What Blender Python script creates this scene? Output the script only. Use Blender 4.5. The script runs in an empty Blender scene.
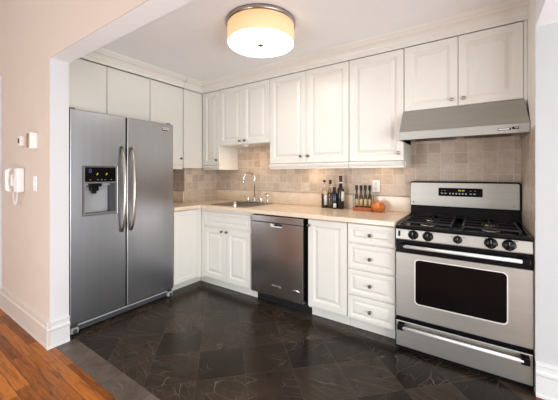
import bpy, bmesh, math, random
from mathutils import Vector, Matrix
random.seed(7)
PI = math.pi
S = bpy.context.scene
C = S.collection

# ------------------------------------------------------------------ camera, world, big lights, exposure
cam_d = bpy.data.cameras.new('camera')
cam = bpy.data.objects.new('camera', cam_d); C.objects.link(cam)
cam.location = (0.494, -2.865, 1.257)
cam.rotation_euler = (math.radians(90), 0, math.radians(34.26))
cam_d.sensor_width = 36.0
cam_d.lens = 292.24 / 558 * 36
cam_d.shift_y = -25.5 / 558
cam_d.clip_start = 0.02
S.camera = cam

w = bpy.data.worlds.new('world'); S.world = w
w.use_nodes = True
w.node_tree.nodes['Background'].inputs[0].default_value = (0.80, 0.90, 1.0, 1)
w.node_tree.nodes['Background'].inputs[1].default_value = 1.0

S.view_settings.view_transform = 'Standard'
S.view_settings.look = 'None'
S.view_settings.gamma = 1.0
S.view_settings.use_curve_mapping = False
S.view_settings.exposure = -0.15

def area(name, loc, rot, sx, sy, power, col, spread=180):
    d = bpy.data.lights.new(name, 'AREA'); d.shape = 'RECTANGLE'
    d.size = sx; d.size_y = sy; d.energy = power; d.color = col
    d.spread = math.radians(spread)
    o = bpy.data.objects.new(name, d); C.objects.link(o)
    o.location = loc; o.rotation_euler = rot
    return o
# daylight entering by the living room windows (behind and to the right of the camera)
area('daylight_back_window', (-2.4, -6.36, 1.45), (math.radians(90), 0, 0), 2.4, 2.5, 70, (0.93, 0.97, 1.0))
area('daylight_side_window', (2.86, -2.3, 1.1), (math.radians(90), 0, math.radians(90)), 2.4, 1.9, 100, (0.90, 0.95, 1.0))
# unseen fill lights added behind and beside the camera to brighten the kitchen
def fill_point(name, loc, power, r, col):
    d = bpy.data.lights.new(name, 'POINT'); d.energy = power; d.shadow_soft_size = r; d.color = col
    o = bpy.data.objects.new(name, d); C.objects.link(o); o.location = loc
fill_point('fill_light_rear', (-1.5, -4.3, 1.0), 35, 0.5, (0.95, 0.97, 1.0))
fill_point('fill_light_right', (1.85, -2.9, 0.65), 85, 0.40, (0.94, 0.97, 1.0))
fill_point('fill_light_left', (-0.95, -3.35, 0.60), 62, 0.35, (0.94, 0.97, 1.0))

# ------------------------------------------------------------------ materials
def new_mat(name):
    m = bpy.data.materials.new(name); m.use_nodes = True
    nt = m.node_tree
    return m, nt, nt.nodes['Principled BSDF']
def N(nt, t, **kw):
    n = nt.nodes.new(t)
    for k, v in kw.items(): setattr(n, k, v)
    return n
def rgba(c): return (c[0], c[1], c[2], 1)
def ramp(nt, fac, stops):
    r = N(nt, 'ShaderNodeValToRGB')
    while len(r.color_ramp.elements) < len(stops): r.color_ramp.elements.new(0.5)
    for e, (p, c) in zip(r.color_ramp.elements, stops):
        e.position = p; e.color = rgba(c)
    nt.links.new(fac, r.inputs[0]); return r.outputs[0]
def mth(nt, op, a, b=None, c=None):
    n = N(nt, 'ShaderNodeMath', operation=op)
    for i, v in enumerate((a, b, c)):
        if v is None: continue
        if isinstance(v, (int, float)): n.inputs[i].default_value = v
        else: nt.links.new(v, n.inputs[i])
    return n.outputs[0]
def mixc(nt, fac, a, b, mode='MIX'):
    n = N(nt, 'ShaderNodeMix', data_type='RGBA', blend_type=mode)
    for i, v in ((0, fac), (6, a), (7, b)):
        if isinstance(v, (int, float)): n.inputs[i].default_value = v
        elif isinstance(v, tuple): n.inputs[i].default_value = rgba(v)
        else: nt.links.new(v, n.inputs[i])
    return n.outputs[2]
def bump(nt, bs, h, strength=0.2, dist=0.01):
    b = N(nt, 'ShaderNodeBump'); b.inputs['Strength'].default_value = strength; b.inputs['Distance'].default_value = dist
    nt.links.new(h, b.inputs['Height']); nt.links.new(b.outputs[0], bs.inputs['Normal'])
def noise(nt, vec, scale, detail=3, rough=0.55, dist=0):
    n = N(nt, 'ShaderNodeTexNoise'); n.inputs['Scale'].default_value = scale
    n.inputs['Detail'].default_value = detail; n.inputs['Roughness'].default_value = rough
    n.inputs['Distortion'].default_value = dist
    if vec is not None: nt.links.new(vec, n.inputs['Vector'])
    return n
def paint(name, col, rough=0.5, var=0.03, scale=6, metal=0, coat=0, bmp=0.03, spec=None):
    m, nt, bs = new_mat(name)
    g = N(nt, 'ShaderNodeNewGeometry')
    n = noise(nt, g.outputs['Position'], scale)
    lo = tuple(max(0, c * (1 - var)) for c in col); hi = tuple(min(1, c * (1 + var)) for c in col)
    c = ramp(nt, n.outputs[0], [(0.3, lo), (0.7, hi)])
    nt.links.new(c, bs.inputs['Base Color'])
    bs.inputs['Roughness'].default_value = rough; bs.inputs['Metallic'].default_value = metal
    if spec is not None: bs.inputs['Specular IOR Level'].default_value = spec
    if coat: bs.inputs['Coat Weight'].default_value = coat
    if bmp:
        n2 = noise(nt, g.outputs['Position'], 120, 2)
        bump(nt, bs, n2.outputs[0], bmp, 0.002)
    return m
def brushed(name, col, rough=0.3, axis='z', var=0.03, strength=0.04):
    """stainless steel; the grain runs along axis"""
    m, nt, bs = new_mat(name)
    g = N(nt, 'ShaderNodeNewGeometry')
    mp = N(nt, 'ShaderNodeMapping')
    sc = {'x': (1.0, 60, 60), 'y': (60, 1.0, 60), 'z': (60, 60, 1.0)}[axis]
    mp.inputs['Scale'].default_value = sc
    nt.links.new(g.outputs['Position'], mp.inputs[0])
    n = noise(nt, mp.outputs[0], 1.0, 3)
    lo = tuple(c * (1 - var) for c in col); hi = tuple(min(1, c * (1 + var)) for c in col)
    nt.links.new(ramp(nt, n.outputs[0], [(0.3, lo), (0.7, hi)]), bs.inputs['Base Color'])
    bs.inputs['Metallic'].default_value = 1.0
    bs.inputs['Roughness'].default_value = rough
    return m
def glass(name, col=(1, 1, 1), rough=0.02, ior=1.45):
    m, nt, bs = new_mat(name)
    bs.inputs['Base Color'].default_value = rgba(col); bs.inputs['Roughness'].default_value = rough
    bs.inputs['Transmission Weight'].default_value = 1; bs.inputs['IOR'].default_value = ior
    return m
def emit(name, col, strength, base=(0.8, 0.8, 0.8)):
    m, nt, bs = new_mat(name)
    bs.inputs['Base Color'].default_value = rgba(base)
    bs.inputs['Emission Color'].default_value = rgba(col); bs.inputs['Emission Strength'].default_value = strength
    return m

M = {}
M['wall_white'] = paint('wall_white', (0.63, 0.637, 0.637), 0.6, 0.015)
M['wall_beige'] = paint('wall_beige', (0.625, 0.522, 0.44), 0.6, 0.015)
M['wall_cream'] = paint('wall_cream', (0.84, 0.80, 0.74), 0.6, 0.015)
M['wall_dimmed'] = paint('wall_white_dimmed', (0.485, 0.492, 0.495), 0.6, 0.015)  # white wall paint darkened to offset strong light on the right front wall
M['ceiling'] = paint('ceiling_paint', (0.87, 0.888, 0.90), 0.7, 0.012)
M['soffit'] = paint('soffit_paint', (0.85, 0.87, 0.885), 0.7, 0.012)
M['trim'] = paint('trim_white', (0.63, 0.637, 0.637), 0.35, 0.015)
M['trim_beige'] = paint('beige_trim', (0.62, 0.545, 0.475), 0.35, 0.015)
M['cab'] = paint('cabinet_cream', (0.765, 0.742, 0.680), 0.28, 0.012, bmp=0.01)
M['cab_in'] = paint('cabinet_gap', (0.10, 0.08, 0.06), 0.7)
M['bronze'] = paint('dark_bronze', (0.16, 0.135, 0.11), 0.3, 0.2, 40, metal=0.9)
M['nickel'] = paint('brushed_nickel', (0.42, 0.385, 0.34), 0.30, 0.1, 40, metal=1)
M['chrome'] = paint('chrome', (0.72, 0.71, 0.70), 0.12, 0.03, metal=1, bmp=0)
M['steel_fridge'] = brushed('fridge_steel', (0.350, 0.356, 0.370), 0.31, 'z')
M['steel_range'] = brushed('range_steel', (0.47, 0.458, 0.42), 0.48, 'x')
M['steel_dw'] = brushed('dishwasher_steel', (0.44, 0.41, 0.385), 0.22, 'x')
M['steel_bright'] = paint('satin_silver', (0.80, 0.79, 0.77), 0.45, 0.02, metal=0.45, bmp=0)
M['steel_sink'] = brushed('sink_steel', (0.34, 0.315, 0.285), 0.32, 'x')
M['black'] = paint('black_enamel', (0.006, 0.006, 0.007), 0.22, 0.2, 20, bmp=0.0, spec=0.15)
M['black_matte'] = paint('black_iron', (0.013, 0.013, 0.014), 0.40, 0.3, 60, bmp=0.1, spec=0.3)
M['black_glass'] = paint('black_glass', (0.005, 0.004, 0.004), 0.08, 0.1, bmp=0, spec=0.12)
M['dark_plastic'] = paint('dark_grey_plastic', (0.05, 0.052, 0.056), 0.4, 0.1)
M['grey_plastic'] = paint('grey_plastic', (0.33, 0.34, 0.35), 0.35, 0.05)
M['frame_grey'] = paint('frame_grey', (0.16, 0.15, 0.145), 0.35, 0.05)
M['white_plastic'] = paint('white_plastic', (0.80, 0.79, 0.77), 0.35, 0.02)
M['brass'] = paint('brass', (0.50, 0.32, 0.15), 0.3, 0.1, metal=0.8)
M['tan_plastic'] = paint('tan_plastic', (0.62, 0.50, 0.36), 0.4, 0.05)
M['orange'] = paint('orange_glaze', (0.58, 0.16, 0.025), 0.3, 0.12, 30, coat=0.3)
M['orange_wood'] = paint('red_orange_wood', (0.40, 0.095, 0.022), 0.4, 0.15, 40)
M['label_white'] = paint('white_paper', (0.80, 0.76, 0.68), 0.7, 0.05, 40)
M['label_tan'] = paint('tan_paper', (0.55, 0.40, 0.20), 0.7, 0.1, 60)
M['foil_red'] = paint('dark_red_foil', (0.05, 0.010, 0.010), 0.3, 0.1, metal=0.3)
M['bottle_dark'] = paint('dark_bottle_glass', (0.012, 0.010, 0.010), 0.07, 0.2, bmp=0)
M['bottle_blue'] = paint('blue_black_bottle_glass', (0.010, 0.012, 0.022), 0.08, 0.2, bmp=0)
M['liquor'] = paint('amber_liquor', (0.035, 0.014, 0.008), 0.08, 0.2, bmp=0)
M['tan_liquor'] = paint('tan_liquor', (0.13, 0.07, 0.03), 0.1, 0.15, bmp=0)
M['olive'] = paint('olive_oil', (0.045, 0.028, 0.008), 0.08, 0.2, bmp=0)
M['glass'] = glass('clear_glass')
M['led_green'] = emit('green_digits', (0.75, 0.9, 0.05), 0.55, (0.1, 0.1, 0))
M['led_blue'] = emit('blue_icon', (0.25, 0.25, 0.9), 0.35, (0.05, 0.05, 0.1))
M['print_grey'] = paint('grey_print', (0.36, 0.36, 0.38), 0.5)
M['print_dark'] = paint('dark_print', (0.04, 0.035, 0.03), 0.5)
M['red'] = paint('red_print', (0.5, 0.03, 0.02), 0.5)
M['lamp_glow'] = emit('lamp_diffuser_glow', (1.0, 0.93, 0.85), 13.0)
M['shade_glow'] = emit('lamp_shade_glow', (1.0, 0.60, 0.28), 0.80, (0.55, 0.44, 0.30))
M['puck_glow'] = emit('puck_glow', (1.0, 0.78, 0.52), 0.6)

def tile_wall(name, u_off, v_off):
    """tumbled travertine squares; u runs along the wall, v is height"""
    m, nt, bs = new_mat(name)
    g = N(nt, 'ShaderNodeNewGeometry'); s = N(nt, 'ShaderNodeSeparateXYZ')
    nt.links.new(g.outputs['Position'], s.inputs[0])
    u = mth(nt, 'ADD', mth(nt, 'ADD', s.outputs[0], s.outputs[1]), u_off)
    v = mth(nt, 'ADD', s.outputs[2], v_off)
    P = 0.0980
    us = mth(nt, 'DIVIDE', u, P); vs = mth(nt, 'DIVIDE', v, 0.0918)
    cv = N(nt, 'ShaderNodeCombineXYZ')
    nt.links.new(mth(nt, 'FLOOR', us), cv.inputs[0]); nt.links.new(mth(nt, 'FLOOR', vs), cv.inputs[1])
    wn = N(nt, 'ShaderNodeTexWhiteNoise', noise_dimensions='2D'); nt.links.new(cv.outputs[0], wn.inputs['Vector'])
    base = ramp(nt, wn.outputs['Value'], [(0.0, (0.50, 0.40, 0.31)), (0.5, (0.57, 0.47, 0.37)), (1.0, (0.64, 0.53, 0.43))])
    n = noise(nt, g.outputs['Position'], 22, 5, 0.65, 0.6)
    mott = ramp(nt, n.outputs[0], [(0.25, (0.80, 0.77, 0.74)), (0.6, (1, 1, 1)), (0.85, (1.1, 1.08, 1.05))])
    base = mixc(nt, 1.0, base, mott, 'MULTIPLY')
    def edge(x):
        f = mth(nt, 'FRACT', x); return mth(nt, 'MINIMUM', f, mth(nt, 'SUBTRACT', 1.0, f))
    wob = noise(nt, g.outputs['Position'], 60, 2)
    e = mth(nt, 'ADD', mth(nt, 'MINIMUM', edge(us), edge(vs)), mth(nt, 'MULTIPLY_ADD', wob.outputs[0], 0.03, -0.015))
    gr = N(nt, 'ShaderNodeMapRange'); gr.inputs[1].default_value = 0.018; gr.inputs[2].default_value = 0.045
    nt.links.new(e, gr.inputs[0])
    col = mixc(nt, gr.outputs[0], (0.62, 0.545, 0.46), base)
    nt.links.new(col, bs.inputs['Base Color']); bs.inputs['Roughness'].default_value = 0.42
    bump(nt, bs, mth(nt, 'ADD', gr.outputs[0], mth(nt, 'MULTIPLY', n.outputs[0], 0.3)), 0.35, 0.003)
    return m
M['tile'] = tile_wall('travertine_tile', 0.098 * 60 - .315, 0.0918 * 20 - 1.255)

def stone_counter():
    m, nt, bs = new_mat('peach_stone')
    g = N(nt, 'ShaderNodeNewGeometry')
    n1 = noise(nt, g.outputs['Position'], 260, 3, 0.7); n2 = noise(nt, g.outputs['Position'], 9, 4, 0.6, 0.4)
    c1 = ramp(nt, n1.outputs[0], [(0.30, (0.60, 0.46, 0.33)), (0.5, (0.80, 0.66, 0.51)), (0.72, (0.86, 0.74, 0.61))])
    c2 = ramp(nt, n2.outputs[0], [(0.3, (0.92, 0.90, 0.88)), (0.7, (1.06, 1.05, 1.04))])
    nt.links.new(mixc(nt, 1.0, c1, c2, 'MULTIPLY'), bs.inputs['Base Color'])
    bs.inputs['Roughness'].default_value = 0.22
    return m
M['stone'] = stone_counter()

def floor_marble(name, rot, P, ou, ov, tones, grout, stagger=0.0, Pv=None):
    m, nt, bs = new_mat(name)
    Pv = Pv or P
    g = N(nt, 'ShaderNodeNewGeometry')
    mp = N(nt, 'ShaderNodeMapping'); mp.inputs['Rotation'].default_value = (0, 0, rot)
    nt.links.new(g.outputs['Position'], mp.inputs[0])
    s = N(nt, 'ShaderNodeSeparateXYZ'); nt.links.new(mp.outputs[0], s.inputs[0])
    us = mth(nt, 'DIVIDE', mth(nt, 'ADD', s.outputs[0], ou), P)
    vs = mth(nt, 'DIVIDE', mth(nt, 'ADD', s.outputs[1], ov), Pv)
    cv = N(nt, 'ShaderNodeCombineXYZ')
    nt.links.new(mth(nt, 'FLOOR', us), cv.inputs[0]); nt.links.new(mth(nt, 'FLOOR', vs), cv.inputs[1])
    wn = N(nt, 'ShaderNodeTexWhiteNoise', noise_dimensions='2D'); nt.links.new(cv.outputs[0], wn.inputs['Vector'])
    base = ramp(nt, wn.outputs['Value'], tones)
    # each tile is cut from another piece of stone: offset the veins by its random colour
    off = N(nt, 'ShaderNodeVectorMath', operation='MULTIPLY_ADD')
    nt.links.new(wn.outputs['Color'], off.inputs[0]); off.inputs[1].default_value = (30, 30, 30)
    nt.links.new(g.outputs['Position'], off.inputs[2])
    cl = noise(nt, off.outputs[0], 7, 5, 0.65, 0.5)
    base = mixc(nt, 1.0, base, ramp(nt, cl.outputs[0], [(0.25, (0.62, 0.60, 0.58)), (0.75, (1.4, 1.36, 1.3))]), 'MULTIPLY')
    def veins(scale, dist, width, lo, hi, det):
        rr = N(nt, 'ShaderNodeVectorRotate', rotation_type='Z_AXIS')
        nt.links.new(off.outputs[0], rr.inputs['Vector'])
        nt.links.new(mth(nt, 'MULTIPLY', wn.outputs['Value'], 2.4), rr.inputs['Angle'])
        mm = N(nt, 'ShaderNodeMapping'); mm.inputs['Scale'].default_value = (1.0, 0.22, 1)
        nt.links.new(rr.outputs[0], mm.inputs[0])
        wob = noise(nt, off.outputs[0], 9.0, 2)
        wv_ = N(nt, 'ShaderNodeVectorMath', operation='MULTIPLY_ADD')
        nt.links.new(wob.outputs['Color'], wv_.inputs[0]); wv_.inputs[1].default_value = (dist, dist, 0)
        nt.links.new(mm.outputs[0], wv_.inputs[2])
        vo = N(nt, 'ShaderNodeTexVoronoi', feature='DISTANCE_TO_EDGE', voronoi_dimensions='2D'); vo.inputs['Scale'].default_value = scale
        nt.links.new(wv_.outputs[0], vo.inputs['Vector'])
        r = N(nt, 'ShaderNodeMapRange'); r.inputs[1].default_value = 0.0; r.inputs[2].default_value = width
        r.inputs[3].default_value = 1.0; r.inputs[4].default_value = 0.0
        nt.links.new(vo.outputs['Distance'], r.inputs[0])
        k = noise(nt, off.outputs[0], 5.0, 2)
        kr = N(nt, 'ShaderNodeMapRange'); kr.inputs[1].default_value = lo; kr.inputs[2].default_value = hi
        nt.links.new(k.outputs[0], kr.inputs[0])
        return mth(nt, 'MULTIPLY', r.outputs[0], kr.outputs[0])
    v1 = veins(8.0, 0.03, 0.007, 0.40, 0.62, 4); v2 = veins(24, 0.025, 0.018, 0.45, 0.66, 3)
    base = mixc(nt, mth(nt, 'MULTIPLY', v1, 0.8), base, (0.26, 0.20, 0.145))
    base = mixc(nt, mth(nt, 'MULTIPLY', v2, 0.6), base, (0.22, 0.17, 0.125))
    def edge(x, p):
        f = mth(nt, 'FRACT', x); return mth(nt, 'MULTIPLY', mth(nt, 'MINIMUM', f, mth(nt, 'SUBTRACT', 1.0, f)), p)
    e = mth(nt, 'MINIMUM', edge(us, P), edge(vs, Pv))
    gr = N(nt, 'ShaderNodeMapRange'); gr.inputs[1].default_value = 0.0010; gr.inputs[2].default_value = 0.0022
    nt.links.new(e, gr.inputs[0])
    nt.links.new(mixc(nt, gr.outputs[0], grout, base), bs.inputs['Base Color'])
    rn = noise(nt, g.outputs['Position'], 14, 4, 0.6)
    nt.links.new(mth(nt, 'MULTIPLY_ADD', rn.outputs[0], 0.12, 0.16), bs.inputs['Roughness'])
    bs.inputs['Specular IOR Level'].default_value = 0.22
    bump(nt, bs, mth(nt, 'ADD', gr.outputs[0], mth(nt, 'MULTIPLY', rn.outputs[0], 0.25)), 0.12, 0.002)
    return m
TONES = [(0.0, (0.012, 0.008, 0.006)), (0.25, (0.016, 0.011, 0.008)), (0.40, (0.026, 0.018, 0.013)), (1.0, (0.040, 0.028, 0.020))]
# rotate by -45 deg: u' = (x+y)/sqrt2, v' = (y-x)/sqrt2
M['floor_tile'] = floor_marble('brown_marble_tile', -PI / 4, 0.302, 1.238, -0.07, TONES, (0.060, 0.046, 0.036))
M['floor_border'] = floor_marble('marble_border', 0, 0.305, 0.11, 2.04, [(0, (0.034, 0.026, 0.020)), (1, (0.050, 0.039, 0.031))], (0.09, 0.075, 0.06), Pv=10)
M['floor_threshold'] = floor_marble('marble_threshold', 0, 0.31, 0.13, 5.0, [(0, (0.055, 0.042, 0.033)), (1, (0.125, 0.102, 0.086))], (0.03, 0.024, 0.02), Pv=10)  # same marble in a lighter tone, its glossy reflection put into the colour

def oak():
    m, nt, bs = new_mat('oak_boards')
    g = N(nt, 'ShaderNodeNewGeometry'); s = N(nt, 'ShaderNodeSeparateXYZ'); nt.links.new(g.outputs['Position'], s.inputs[0])
    W = 0.066
    vs = mth(nt, 'DIVIDE', mth(nt, 'ADD', s.outputs[1], 8.0), W)
    row = mth(nt, 'FLOOR', vs)
    rw = N(nt, 'ShaderNodeTexWhiteNoise', noise_dimensions='1D'); nt.links.new(row, rw.inputs['W'])
    us = mth(nt, 'DIVIDE', mth(nt, 'ADD', mth(nt, 'ADD', s.outputs[0], 10.0), mth(nt, 'MULTIPLY', rw.outputs['Value'], 2.0)), 0.75)
    cv = N(nt, 'ShaderNodeCombineXYZ'); nt.links.new(mth(nt, 'FLOOR', us), cv.inputs[0]); nt.links.new(row, cv.inputs[1])
    wn = N(nt, 'ShaderNodeTexWhiteNoise', noise_dimensions='2D'); nt.links.new(cv.outputs[0], wn.inputs['Vector'])
    base = ramp(nt, wn.outputs['Value'], [(0, (0.20, 0.054, 0.006)), (0.5, (0.30, 0.088, 0.010)), (1, (0.40, 0.128, 0.018))])
    off = N(nt, 'ShaderNodeVectorMath', operation='MULTIPLY_ADD')
    nt.links.new(wn.outputs['Color'], off.inputs[0]); off.inputs[1].default_value = (20, 20, 20)
    nt.links.new(g.outputs['Position'], off.inputs[2])
    mp = N(nt, 'ShaderNodeMapping'); mp.inputs['Scale'].default_value = (2.2, 26, 1); nt.links.new(off.outputs[0], mp.inputs[0])
    n = noise(nt, mp.outputs[0], 1.6, 5, 0.65, 1.4)
    base = mixc(nt, 1.0, base, ramp(nt, n.outputs[0], [(0.32, (0.42, 0.36, 0.30)), (0.5, (0.95, 0.95, 0.95)), (0.7, (1.25, 1.22, 1.2))]), 'MULTIPLY')
    def edge(x, p):
        f = mth(nt, 'FRACT', x); return mth(nt, 'MULTIPLY', mth(nt, 'MINIMUM', f, mth(nt, 'SUBTRACT', 1.0, f)), p)
    e = mth(nt, 'MINIMUM', edge(us, 0.75), edge(vs, W))
    gr = N(nt, 'ShaderNodeMapRange'); gr.inputs[1].default_value = 0.0006; gr.inputs[2].default_value = 0.0018
    nt.links.new(e, gr.inputs[0])
    nt.links.new(mixc(nt, gr.outputs[0], (0.05, 0.015, 0.005), base), bs.inputs['Base Color'])
    bs.inputs['Roughness'].default_value = 0.28; bs.inputs['Specular IOR Level'].default_value = 0.25
    bump(nt, bs, mth(nt, 'ADD', gr.outputs[0], mth(nt, 'MULTIPLY', n.outputs[0], 0.3)), 0.12, 0.002)
    return m
M['oak'] = oak()

# ------------------------------------------------------------------ mesh builder
class MB:
    def __init__(s): s.bm = bmesh.new(); s.mats = []
    def mi(s, m):
        if m is None: return 0
        if m not in s.mats: s.mats.append(m)
        return s.mats.index(m)
    def face(s, vs, m=None, smooth=False):
        try: f = s.bm.faces.new(vs)
        except ValueError: return
        f.material_index = s.mi(m); f.smooth = smooth; return f
    def box(s, x0, x1, y0, y1, z0, z1, m=None, bev=0, seg=2):
        b2 = bmesh.new()
        bmesh.ops.create_cube(b2, size=1)
        bmesh.ops.scale(b2, vec=(abs(x1 - x0), abs(y1 - y0), abs(z1 - z0)), verts=b2.verts)
        bmesh.ops.translate(b2, vec=((x0 + x1) / 2, (y0 + y1) / 2, (z0 + z1) / 2), verts=b2.verts)
        if bev:
            bmesh.ops.bevel(b2, geom=list(b2.edges), offset=bev, segments=seg, profile=0.5, affect='EDGES', clamp_overlap=True)
        s.merge(b2, m); return s
    def merge(s, b2, m=None, smooth=None):
        k = s.mi(m); mp = {}
        for v in b2.verts: mp[v] = s.bm.verts.new(v.co)
        for f in b2.faces:
            try: nf = s.bm.faces.new([mp[v] for v in f.verts])
            except ValueError: continue
            nf.material_index = k; nf.smooth = f.smooth if smooth is None else smooth
        b2.free()
    def loops(s, rings, m=None, close=True, cap0=True, cap1=True, smooth=False, mlist=None):
        R = [[s.bm.verts.new(p) for p in r] for r in rings]
        n = len(R[0])
        for i in range(len(R) - 1):
            mm = mlist[i] if mlist else m
            for j in range(n if close else n - 1):
                k = (j + 1) % n
                s.face([R[i][j], R[i][k], R[i + 1][k], R[i + 1][j]], mm, smooth)
        if cap0: s.face(list(reversed(R[0])), mlist[0] if mlist else m)
        if cap1: s.face(R[-1], mlist[-1] if mlist else m)
        return s
    def lathe(s, prof, c, axis=(0, 0, 1), m=None, seg=24, mlist=None, smooth=True, cap0=True, cap1=True, ribs=0, ribd=0):
        """prof: (radius, height) along axis from c"""
        a = Vector(axis).normalized(); t = Vector((1, 0, 0)) if abs(a.x) < 0.9 else Vector((0, 1, 0))
        p = a.cross(t).normalized(); q = a.cross(p)
        rings = []
        for r, h in prof:
            ring = []
            for i in range(seg):
                an = 2 * PI * i / seg
                rr = max(r, 1e-4) * (1 - ribd * (1 - abs(math.sin(an * ribs / 2))) if ribs else 1)
                ring.append(Vector(c) + a * h + (p * math.cos(an) + q * math.sin(an)) * rr)
            rings.append(ring)
        return s.loops(rings, m, True, cap0, cap1, smooth, mlist)
    def tube(s, pts, r, m=None, seg=10, smooth=True):
        pts = [Vector(p) for p in pts]
        rs = r if isinstance(r, (list, tuple)) else [r] * len(pts)
        rings = []; prev = None
        for i, p in enumerate(pts):
            d = (pts[min(i + 1, len(pts) - 1)] - pts[max(i - 1, 0)]).normalized()
            if prev is None:
                t = Vector((0, 0, 1)) if abs(d.z) < 0.9 else Vector((1, 0, 0))
                u = d.cross(t).normalized()
            else:
                u = (prev - d * prev.dot(d)).normalized()
            prev = u; v = d.cross(u)
            rings.append([p + (u * math.cos(2 * PI * k / seg) + v * math.sin(2 * PI * k / seg)) * rs[i] for k in range(seg)])
        return s.loops(rings, m, True, True, True, smooth)
    def prism(s, poly, h0, h1, plane='xy', m=None):
        """extrude a 2-D polygon; plane xy->z, yz->x, xz->y"""
        f = {'xy': lambda a, b, h: (a, b, h), 'yz': lambda a, b, h: (h, a, b), 'xz': lambda a, b, h: (a, h, b)}[plane]
        return s.loops([[f(a, b, h0) for a, b in poly], [f(a, b, h1) for a, b in poly]], m)
    def grid(s, us, vs, keep, place, t0, t1, m=None):
        """plate with holes: cells where keep(i,j); place(u,v,t) -> point"""
        cells = {(i, j) for i in range(len(us) - 1) for j in range(len(vs) - 1) if keep(i, j)}
        V = {}
        def v(i, j, t):
            k = (i, j, t)
            if k not in V: V[k] = s.bm.verts.new(place(us[i], vs[j], t))
            return V[k]
        for i, j in cells:
            for t in (t0, t1):
                s.face([v(i, j, t), v(i + 1, j, t), v(i + 1, j + 1, t), v(i, j + 1, t)], m)
            for di, dj, a, b in ((-1, 0, (0, 0), (0, 1)), (1, 0, (1, 0), (1, 1)), (0, -1, (0, 0), (1, 0)), (0, 1, (0, 1), (1, 1))):
                if (i + di, j + dj) not in cells:
                    A = (i + a[0], j + a[1]); B = (i + b[0], j + b[1])
                    s.face([v(*A, t0), v(*B, t0), v(*B, t1), v(*A, t1)], m)
        return s
    def build(s, name, mat=None, parent=None, bev=0, bseg=2, smooth_angle=None):
        bmesh.ops.recalc_face_normals(s.bm, faces=s.bm.faces)
        if parent is not None:
            o0 = ROOT[parent.name]
            bmesh.ops.translate(s.bm, vec=-o0, verts=s.bm.verts)
        me = bpy.data.meshes.new(name); s.bm.to_mesh(me); s.bm.free()
        for mm in (s.mats or [mat]): me.materials.append(M[mm] if mm else M[mat])
        o = bpy.data.objects.new(name, me); C.objects.link(o)
        if parent is not None:
            o.parent = parent; ROOT[o.name] = o0
        else: ROOT[o.name] = Vector((0, 0, 0))
        if bev:
            b = o.modifiers.new('bevel', 'BEVEL'); b.width = bev; b.segments = bseg; b.limit_method = 'ANGLE'
            b.angle_limit = math.radians(40); b.harden_normals = False
        return o
ROOT = {}
def marks(name, items, parent):
    for (x0, x1, y0, y1, z0, z1, m) in items: MB().box(x0, x1, y0, y1, z0, z1, m).build(name, m, parent)
def thing(name, label, cat, loc, group=None):
    o = bpy.data.objects.new(name, None); C.objects.link(o)
    o.location = loc; o.empty_display_size = 0.05
    o['label'] = label; o['category'] = cat
    if group: o['group'] = group
    ROOT[o.name] = Vector(loc)
    return o
def tag(o, label, cat, group=None):
    o['label'] = label; o['category'] = cat
    if group: o['group'] = group
    return o
def struct(o): o['kind'] = 'structure'; return o
def copy_tree(o, parent=None):
    c = o.copy(); C.objects.link(c)
    if parent is not None: c.parent = parent
    for ch in list(o.children): copy_tree(ch, c)
    return c

# ------------------------------------------------------------------ room shell
XR = 0.765          # wall right of the range
XL = -2.72          # true left wall behind the fridge
XC = -2.490         # face of the tiled chase in the corner
YJ0, YJ1 = -2.05, -1.93
ZS = 2.10           # underside of the beam
ZC = 2.40           # kitchen ceiling
XF, YB = 2.9, -6.4  # far sides of the living room
XH = -5.0
# floor: marble field, border by the cabinets, threshold lightened for its reflection, oak
f = MB()
def fl(x0, x1, y0, y1, m): f.box(x0, x1, y0, y1, -0.05, 0, m)
fl(-2.06, XR, -1.890, -0.62, 'floor_tile')
fl(-2.06, XR, -0.62, 0, 'floor_border')
fl(XL, -2.06, YJ1, 0, 'floor_border')
fl(-2.075, XR, -2.024, -1.890, 'floor_threshold')
fl(XH, XF, YB, -2.024, 'oak')
fl(XR, XF, -2.024, -0.5, 'oak')
struct(f.build('floor'))
# kitchen ceiling and living room ceiling
struct(MB().box(XL - .1, XR, YJ1, 0.1, ZC, ZC + 0.1).build('ceiling', 'ceiling'))
struct(MB().box(XH, XF, YB, -0.66, 3.0, 3.1).build('ceiling.001', 'ceiling'))
# beam over the kitchen opening, returning along the right side as a dropped soffit
bm_ = MB()
bm_.box(-2.075, XR, YJ0, YJ1, ZS, 3.0)
beam = struct(bm_.build('trim_1', 'soffit'))
struct(MB().box(XR, XF, YJ0, -0.66, ZS, 3.0).build('trim_2', 'soffit'))
# walls
wb = MB().box(XL - .1, XR + .1, 0, 0.12, 0, ZC)
wb = struct(wb.build('wall_back', 'wall_white'))
bs_ = MB().box(XC, XR, -0.012, 0.0, 1.055, 1.62)
bs_.build('tile_backsplash', 'tile', wb)
wl = struct(MB().box(XL - .12, XL, YJ1, 0, 0, ZC).build('wall_left', 'wall_white'))
MB().box(XL, XL + 0.012, -0.975, -0.549, 1.055, 1.62).build('tile_backsplash', 'tile', wl)
ch = struct(MB().box(XL, XC, -0.548, 0, 0.914, ZC).build('trim_3', 'wall_white'))
MB().box(XL, XC, -0.560, -0.548, 1.055, 1.34, 'tile').box(XC, XC + 0.012, -0.560, -0.012, 0.914, 1.34, 'tile').build('tile_cladding', 'tile', ch)
MB().box(XC, -2.406, -0.625, -0.345, 1.335, 2.279).build('white_panel', 'cab', ch, bev=0.003)
wr = MB().box(XR, XR + 0.15, -0.655, 0.12, 0, 3.0, 'wall_cream')
wr.box(XR, XF, -0.66, -0.655, 0, ZS, 'wall_dimmed').box(XR + .15, XF, -0.655, -0.54, 0, ZS, 'wall_dimmed')
wr = struct(wr.build('wall_right', 'wall_dimmed'))
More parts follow.
